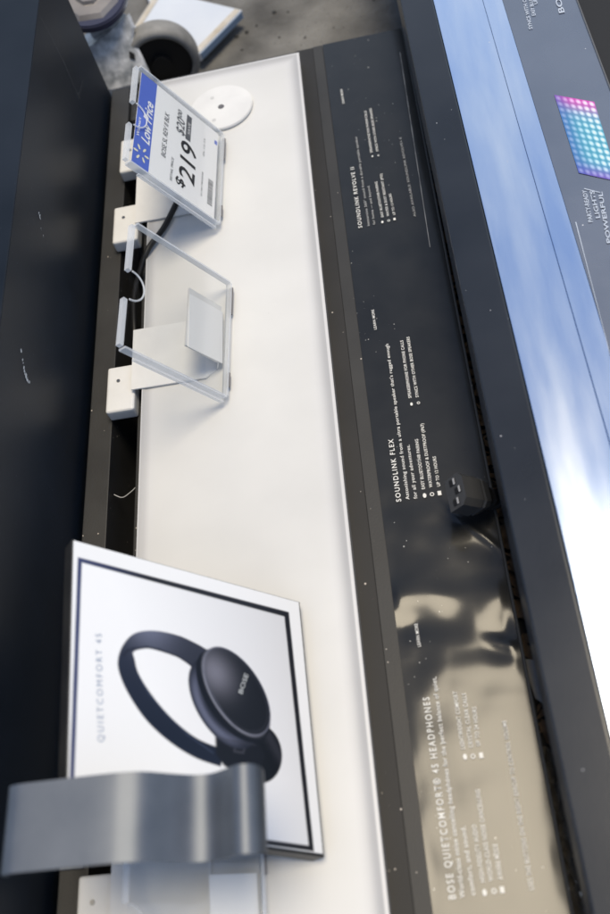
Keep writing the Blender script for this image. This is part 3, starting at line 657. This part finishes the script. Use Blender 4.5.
# ------------------------------------------------------------------ bent metal hook standing over the sign
hk = empty('metal_hook', (-.235, -.37, .12), 'bent strip of brushed grey metal arching over the headphone sign, out of focus', 'hook')
HP = [(-.1895, .3200), (-.1880, .3290), (-.1830, .3325), (-.1750, .3340), (-.150, .3350), (-.1180, .3362), (-.1040, .3350), (-.0920, .3300), (-.0790, .3160), (-.0670, .3050), (-.0540, .3030), (-.0410, .3120), (-.0310, .3210), (-.0230, .3200), (-.0180, .3110), (-.0190, .2970), (-.0240, .2860)]
yb0, yb1 = -.4045, -.3490
cl = [Vector((p.x, 0, p.z)) for p in catmull([(x, 0, z) for x, z in HP], 8)]
bm = bmesh.new(); rows = []
for i, p in enumerate(cl):
    d = (cl[min(i + 1, len(cl) - 1)] - cl[max(i - 1, 0)]).normalized(); n_ = Vector((-d.z, 0, d.x)) * .0011
    q_ = max(0, (i - (len(cl) - 26)) / 25); k_ = .0135 * (1 - math.sqrt(max(0, 1 - q_ ** 2.2))); yy0, yy1 = yb0 + k_, yb1 - k_
    rows.append([bm.verts.new((q.x, y, q.z)) for q, y in ((p + n_, yy0), (p + n_, yy1), (p - n_, yy1), (p - n_, yy0))])
for a_, b_ in zip(rows, rows[1:]):
    for k in range(4): bm.faces.new([a_[k], a_[(k + 1) % 4], b_[(k + 1) % 4], b_[k]])
bm.faces.new(rows[0][::-1]); bm.faces.new(rows[-1])
o = put('strip', mesh(bm), M['brushed'], hk, True)
md = o.modifiers.new('edge', 'EDGE_SPLIT'); md.split_angle = math.radians(40)
bm = bmesh.new(); prism(bm, [(-.2310, -.372, .1222), (-.1890, -.372, .3210), (-.1890, -.350, .3210), (-.2310, -.350, .1222)], (-.0022, 0, .0004)); put('post', mesh(bm), M['brushed'], hk)
box('foot_plate', -.2420, -.2205, -.378, -.346, .1200, .1225, M['brushed'], hk, .0005)

# ------------------------------------------------------------------ power connector on its stiff cord
pcn = empty('power_connector', (.15, -.09, .15), 'black three slot power cord connector held above the printed strip', 'power connector')
ax = Vector((.74, .06, -.67)).normalized(); ay = Vector((0, 1, 0)); ay = (ay - ax * ay.dot(ax)).normalized(); az = ax.cross(ay).normalized(); az = az if az.z > 0 else -az
F0 = Vector((0.1464, -0.0913, 0.1700))
def cl_(a, b, c): return F0 + ax * a + ay * b + az * c
def ring(a, hy, hz, ch): return [cl_(a, b, c) for b, c in ((-hy, -hz), (hy, -hz), (hy, hz - ch), (hy - ch, hz), (-hy + ch, hz), (-hy, hz - ch))]
def loft(rings, bevel=0):
    bm = bmesh.new(); V_ = [[bm.verts.new(p) for p in r] for r in rings]
    for a_, b_ in zip(V_, V_[1:]):
        n = len(a_)
        for k in range(n): bm.faces.new([a_[k], a_[(k + 1) % n], b_[(k + 1) % n], b_[k]])
    bm.faces.new(V_[0][::-1]); bm.faces.new(V_[-1])
    if bevel:
        es = [e for e in bm.edges if len(e.link_faces) == 2 and e.calc_face_angle(0) > .5]; bmesh.ops.bevel(bm, geom=es, offset=bevel, segments=2, affect='EDGES')
    return mesh(bm)
put('head', loft([ring(0, .0165, .0118, .0055), ring(.022, .0165, .0118, .0055), ring(.024, .0150, .0108, .005), ring(.026, .0160, .0115, .005), ring(.034, .0130, .0100, .004)], .0008), mat('black moulded plug', (.050, .052, .056), .42), pcn)
for k, (b, c) in enumerate(((-.0100, -.0015), (.0, .0035), (.0100, -.0015))):
    bm = bmesh.new(); w_, h_ = .0031, .0038
    P_ = [cl_(-.0003, b + i, c + j) for i, j in ((-w_, -h_), (w_, -h_), (w_, h_), (-w_, h_))]; P2 = [cl_(-.0008, b + i, c + j) for i, j in ((-w_, -h_), (w_, -h_), (w_, h_), (-w_, h_))]
    hexa(bm, P_ + P2); s_ = put('slot', mesh(bm), M['black'], pcn)
    bm = bmesh.new(); hexa(bm, [cl_(-.0009, b + i, c + j) for i, j in ((-w_, h_ * .45), (w_, h_ * .45), (w_, h_), (-w_, h_))] + [cl_(-.0012, b + i, c + j) for i, j in ((-w_, h_ * .45), (w_, h_ * .45), (w_, h_), (-w_, h_))])
    put('contact', mesh(bm), M['ink_dim'], s_)
put('strain_relief', loft([ring(.0335, .0100, .0085, .004), ring(.038, .0100, .0085, .004), ring(.040, .0080, .0070, .003), ring(.043, .0092, .0080, .0035), ring(.047, .0088, .0076, .0035), ring(.049, .0070, .0062, .003), ring(.052, .0080, .0072, .003), ring(.058, .0060, .0056, .003)], .0004), M['cable'], pcn)
bm = bmesh.new(); e0 = cl_(.056, 0, 0)
tube(bm, [e0, e0 + ax * .012, (.203, e0.y - .012, .128), (.210, e0.y - .04, .104), (.212, e0.y - .09, .090), (.222, e0.y - .15, .0885), (.240, e0.y - .21, .0885)], .0045, 14, 8)
put('cord', mesh(bm), M['cable'], pcn, True)

# ------------------------------------------------------------------ caster wheel behind the display
cw = empty('caster_wheel', (-.185, .80, 0), 'caster with a galvanised fork and grey tread, behind the far left corner', 'caster wheel')
WC = Vector((-.190, .795, .062)); WA = Vector((.10, -1, 0)).normalized(); WR, WW = .060, .036
bm = bmesh.new(); n = 72; rr_ = []
for off, rad in ((-.5, WR - .006), (-.42, WR - .0015), (-.25, WR), (.25, WR), (.42, WR - .0015), (.5, WR - .006), (.5, WR - .012), (-.5, WR - .012)):
    sx = WA.cross(Vector((0, 0, 1))).normalized()
    rr_.append([bm.verts.new(WC + WA * WW * off + (sx * math.cos(q) + Vector((0, 0, 1)) * math.sin(q)) * rad) for q in [2 * math.pi * k / n for k in range(n)]])
for i in range(8):
    a_, b_ = rr_[i], rr_[(i + 1) % 8]
    for k in range(n): bm.faces.new([a_[k], a_[(k + 1) % n], b_[(k + 1) % n], b_[k]])
wh = put('wheel', mesh(bm), M['tread'], cw, True)
bm = bmesh.new(); cyl(bm, WC, WA, WR - .0115, WW * .62, 60, None, .001); cyl(bm, WC + WA * WW * .36, WA, .016, WW * .30, 30); put('hub', mesh(bm), M['black'], wh)
yk = [(-0.2923, 0.7812, 0.1160), (-0.2886, 0.7635, 0.0907), (-0.2874, 0.7534, 0.0762), (-0.2805, 0.7476, 0.0679), (-0.2687, 0.7450, 0.0643), (-0.2064, 0.7462, 0.0660), (-0.2127, 0.7634, 0.0906), (-0.2204, 0.7806, 0.1151), (-0.2144, 0.7896, 0.1280), (-0.2171, 0.8002, 0.1432), (-0.2366, 0.7928, 0.1326), (-0.2529, 0.7890, 0.1272)]
hole = [Vector(q) for q in ((-0.2268, 0.7724, 0.1034), (-0.2196, 0.7691, 0.0987), (-0.2213, 0.7640, 0.0914), (-0.2289, 0.7665, 0.0949))]
bm = bmesh.new(); prism(bm, yk, (.004, .0035, 0))
es = [e for e in bm.edges if len(e.link_faces) == 2 and e.calc_face_angle(0) > .3]; bmesh.ops.bevel(bm, geom=es, offset=.0009, segments=2, affect='EDGES')
fk = put('fork', mesh(bm), M['galv'], cw)
bm = bmesh.new(); prism(bm, [q + Vector((0, -.0006, .0008)) for q in hole], (0, -.0003, .0003)); put('slot', mesh(bm), M['black'], fk)
bm = bmesh.new(); prism(bm, [(-0.2923, 0.7812, 0.1160), (-0.2529, 0.7890, 0.1272), (-0.2366, 0.7928, 0.1326), (-0.2171, 0.8002, 0.1432), (-0.2222, 0.8400, 0.1158), (-0.2527, 0.8600, 0.1198), (-0.3058, 0.8400, 0.1004)], (0, .002, -.004)); put('fork', mesh(bm), M['galv'], cw)
bm = bmesh.new()
SWC = Vector((-0.2683, 0.8226, 0.1650)); SWA = Vector((.12, -.25, 1)).normalized()
cyl(bm, SWC, SWA, .0560, .014, 64, None, .002); sw = put('swivel_plate', mesh(bm), M['navy'], cw)
bm = bmesh.new(); cyl(bm, SWC + SWA * .0085, SWA, .0490, .006, 8, .040); cyl(bm, SWC + SWA * .013, SWA, .022, .006, 8, .018); put('cover', mesh(bm), M['greyplastic'], sw)
bm = bmesh.new(); tube(bm, [SWC - SWA * .012 + Vector((.054 * math.cos(q), .054 * math.sin(q), 0)) for q in [math.radians(200 + 16 * k) for k in range(11)]], .0032, 10, 4); put('race', mesh(bm), M['galv'], sw, True)
box('stem', SWC.x - .016, SWC.x + .016, SWC.y - .016, SWC.y + .016, .03, .150, M['galv'], cw, .002)

# ------------------------------------------------------------------ pale boards lying on the concrete
def board(P, zt, th, label, edging):
    t = empty('board', P[0], label, 'board'); bm = bmesh.new()
    top = [Vector((p[0], p[1], zt)) for p in P]; hexa(bm, [p - Vector((0, 0, th)) for p in top] + top, .0008, 2)
    put('panel', mesh(bm), M['boardw'], t)
    for i, j in edging:
        a_, b_ = top[i], top[j]; c_ = sum(top, Vector()) / 4; s = (c_ - (a_ + b_) / 2).normalized() * .013
        bm = bmesh.new(); prism(bm, [a_ + (b_ - a_) * .02 + Vector((0, 0, .0004)) + s * .15, b_ + (a_ - b_) * .02 + Vector((0, 0, .0004)) + s * .15, b_ + s + (a_ - b_) * .03 + Vector((0, 0, .0004)), a_ + s + (b_ - a_) * .03 + Vector((0, 0, .0004))], (0, 0, .0006)); put('edging', mesh(bm), M['tape'], t)
    a_, b_ = top[1], top[2]; n2 = (b_ - a_).cross(Vector((0, 0, 1))).normalized(); c_ = sum(top, Vector()) / 4
    if n2.dot(a_ - c_) < 0: n2 = -n2
    bm = bmesh.new(); prism(bm, [a_ + (b_ - a_) * .03 + n2 * .0006 - Vector((0, 0, .001)), b_ - (b_ - a_) * .03 + n2 * .0006 - Vector((0, 0, .001)), b_ - (b_ - a_) * .03 + n2 * .0006 - Vector((0, 0, th * .85)), a_ + (b_ - a_) * .03 + n2 * .0006 - Vector((0, 0, th * .85))], n2 * .0012)
    put('side_edging', mesh(bm), M['sideblue'], t)
    return t
board([(-0.2113, 1.0374, 0.0300), (-0.0635, 0.9283, 0.0300), (-0.1380, 0.8369, 0.0300), (-0.2521, 0.9467, 0.0300)], .030, .014, 'large pale blue white board with worn beige edges, behind the caster wheel', [(1, 2), (3, 0)])
board([(-0.2559, 1.1148, 0.0140), (-0.1766, 1.0616, 0.0140), (-0.1944, 1.0181, 0.0140), (-0.2312, 1.0311, 0.0140)], .014, .012, 'small pale board sticking out beyond the larger one at the top', [(2, 3)])

# ------------------------------------------------------------------ grit on the concrete, litter in the gap
def lump(bm, c, s):
    g = bmesh.ops.create_icosphere(bm, subdivisions=1, radius=1)
    for v in g['verts']:
        k = 1 + .35 * noise.noise(v.co * 1.7 + Vector(c) * 90); v.co = Vector((c[0] + v.co.x * s[0] * k, c[1] + v.co.y * s[1] * k, c[2] + v.co.z * s[2] * k))
random.seed(11); bm = bmesh.new()
for i in range(200):
    s = random.choice([.0007, .0009, .0012, .0016, .0024]) if i % 14 else .004
    lump(bm, (random.uniform(-.16, .30), random.uniform(.68, 1.35), s * .4), (s, s * random.uniform(.6, 1), s * .6))
g = put('grit', mesh(bm), M['stone']); g['kind'] = 'stuff'; g['label'] = 'dark grit and crumbs scattered over the concrete'
bm = bmesh.new()
for i in range(1100):
    c = Vector((random.uniform(.188, .215), random.uniform(-.70, .56), random.uniform(.0845, .096))); a1 = random.uniform(0, 6.28); l = random.uniform(.004, .013); wd = l * random.uniform(.2, .6)
    d1 = Vector((math.cos(a1), math.sin(a1), random.uniform(-.3, .3))); d2 = d1.cross(Vector((random.uniform(-.4, .4), random.uniform(-.4, .4), 1))).normalized()
    P = [c - d1 * l, c + d2 * wd, c + d1 * l, c - d2 * wd]; vs = [bm.verts.new(p) for p in P]
    bm.faces.new(vs[:3]); bm.faces.new([vs[0], vs[2], vs[3]])
g = put('leaf_litter', mesh(bm), M['litter']); g['kind'] = 'stuff'; g['label'] = 'brown leaf litter in the gap between the two displays'
bm = bmesh.new(); random.seed(5)
c0 = Vector((0.1910, -0.2562, 0.0980)); P = [c0 + Vector((dx, dy, dz)) for dx, dy, dz in ((-.008, .022, .002), (.004, .018, .004), (.012, -.004, .0), (.010, -.028, .003), (-.004, -.016, .006))]
prism(bm, P, (0, 0, .0008)); tag(put('paper_scrap', mesh(bm), M['scrap']), 'pale torn scrap of paper in the gap between the two displays', 'scrap')
def crumple(c, sx, sy, label):
    bm = bmesh.new(); G = []; n = 12
    for j in range(n):
        G.append([bm.verts.new((c[0] + sx * (i / (n - 1) - .5) + .003 * random.uniform(-1, 1), c[1] + sy * (j / (n - 1) - .5) + .003 * random.uniform(-1, 1), c[2] + random.uniform(-.006, .007))) for i in range(n)])
    for j in range(n - 1):
        for i in range(n - 1): bm.faces.new([G[j][i], G[j][i + 1], G[j + 1][i + 1], G[j + 1][i]])
    tag(put('plastic_wrap', mesh(bm), M['plasticscrap']), label, 'plastic wrap')
crumple((0.1917, -0.3572, 0.0980), .016, .09, 'shiny crumpled plastic wrap in the gap, the piece farther from the camera')
crumple((0.1895, -0.4148, 0.0980), .016, .07, 'shiny crumpled plastic wrap at the very front of the gap')
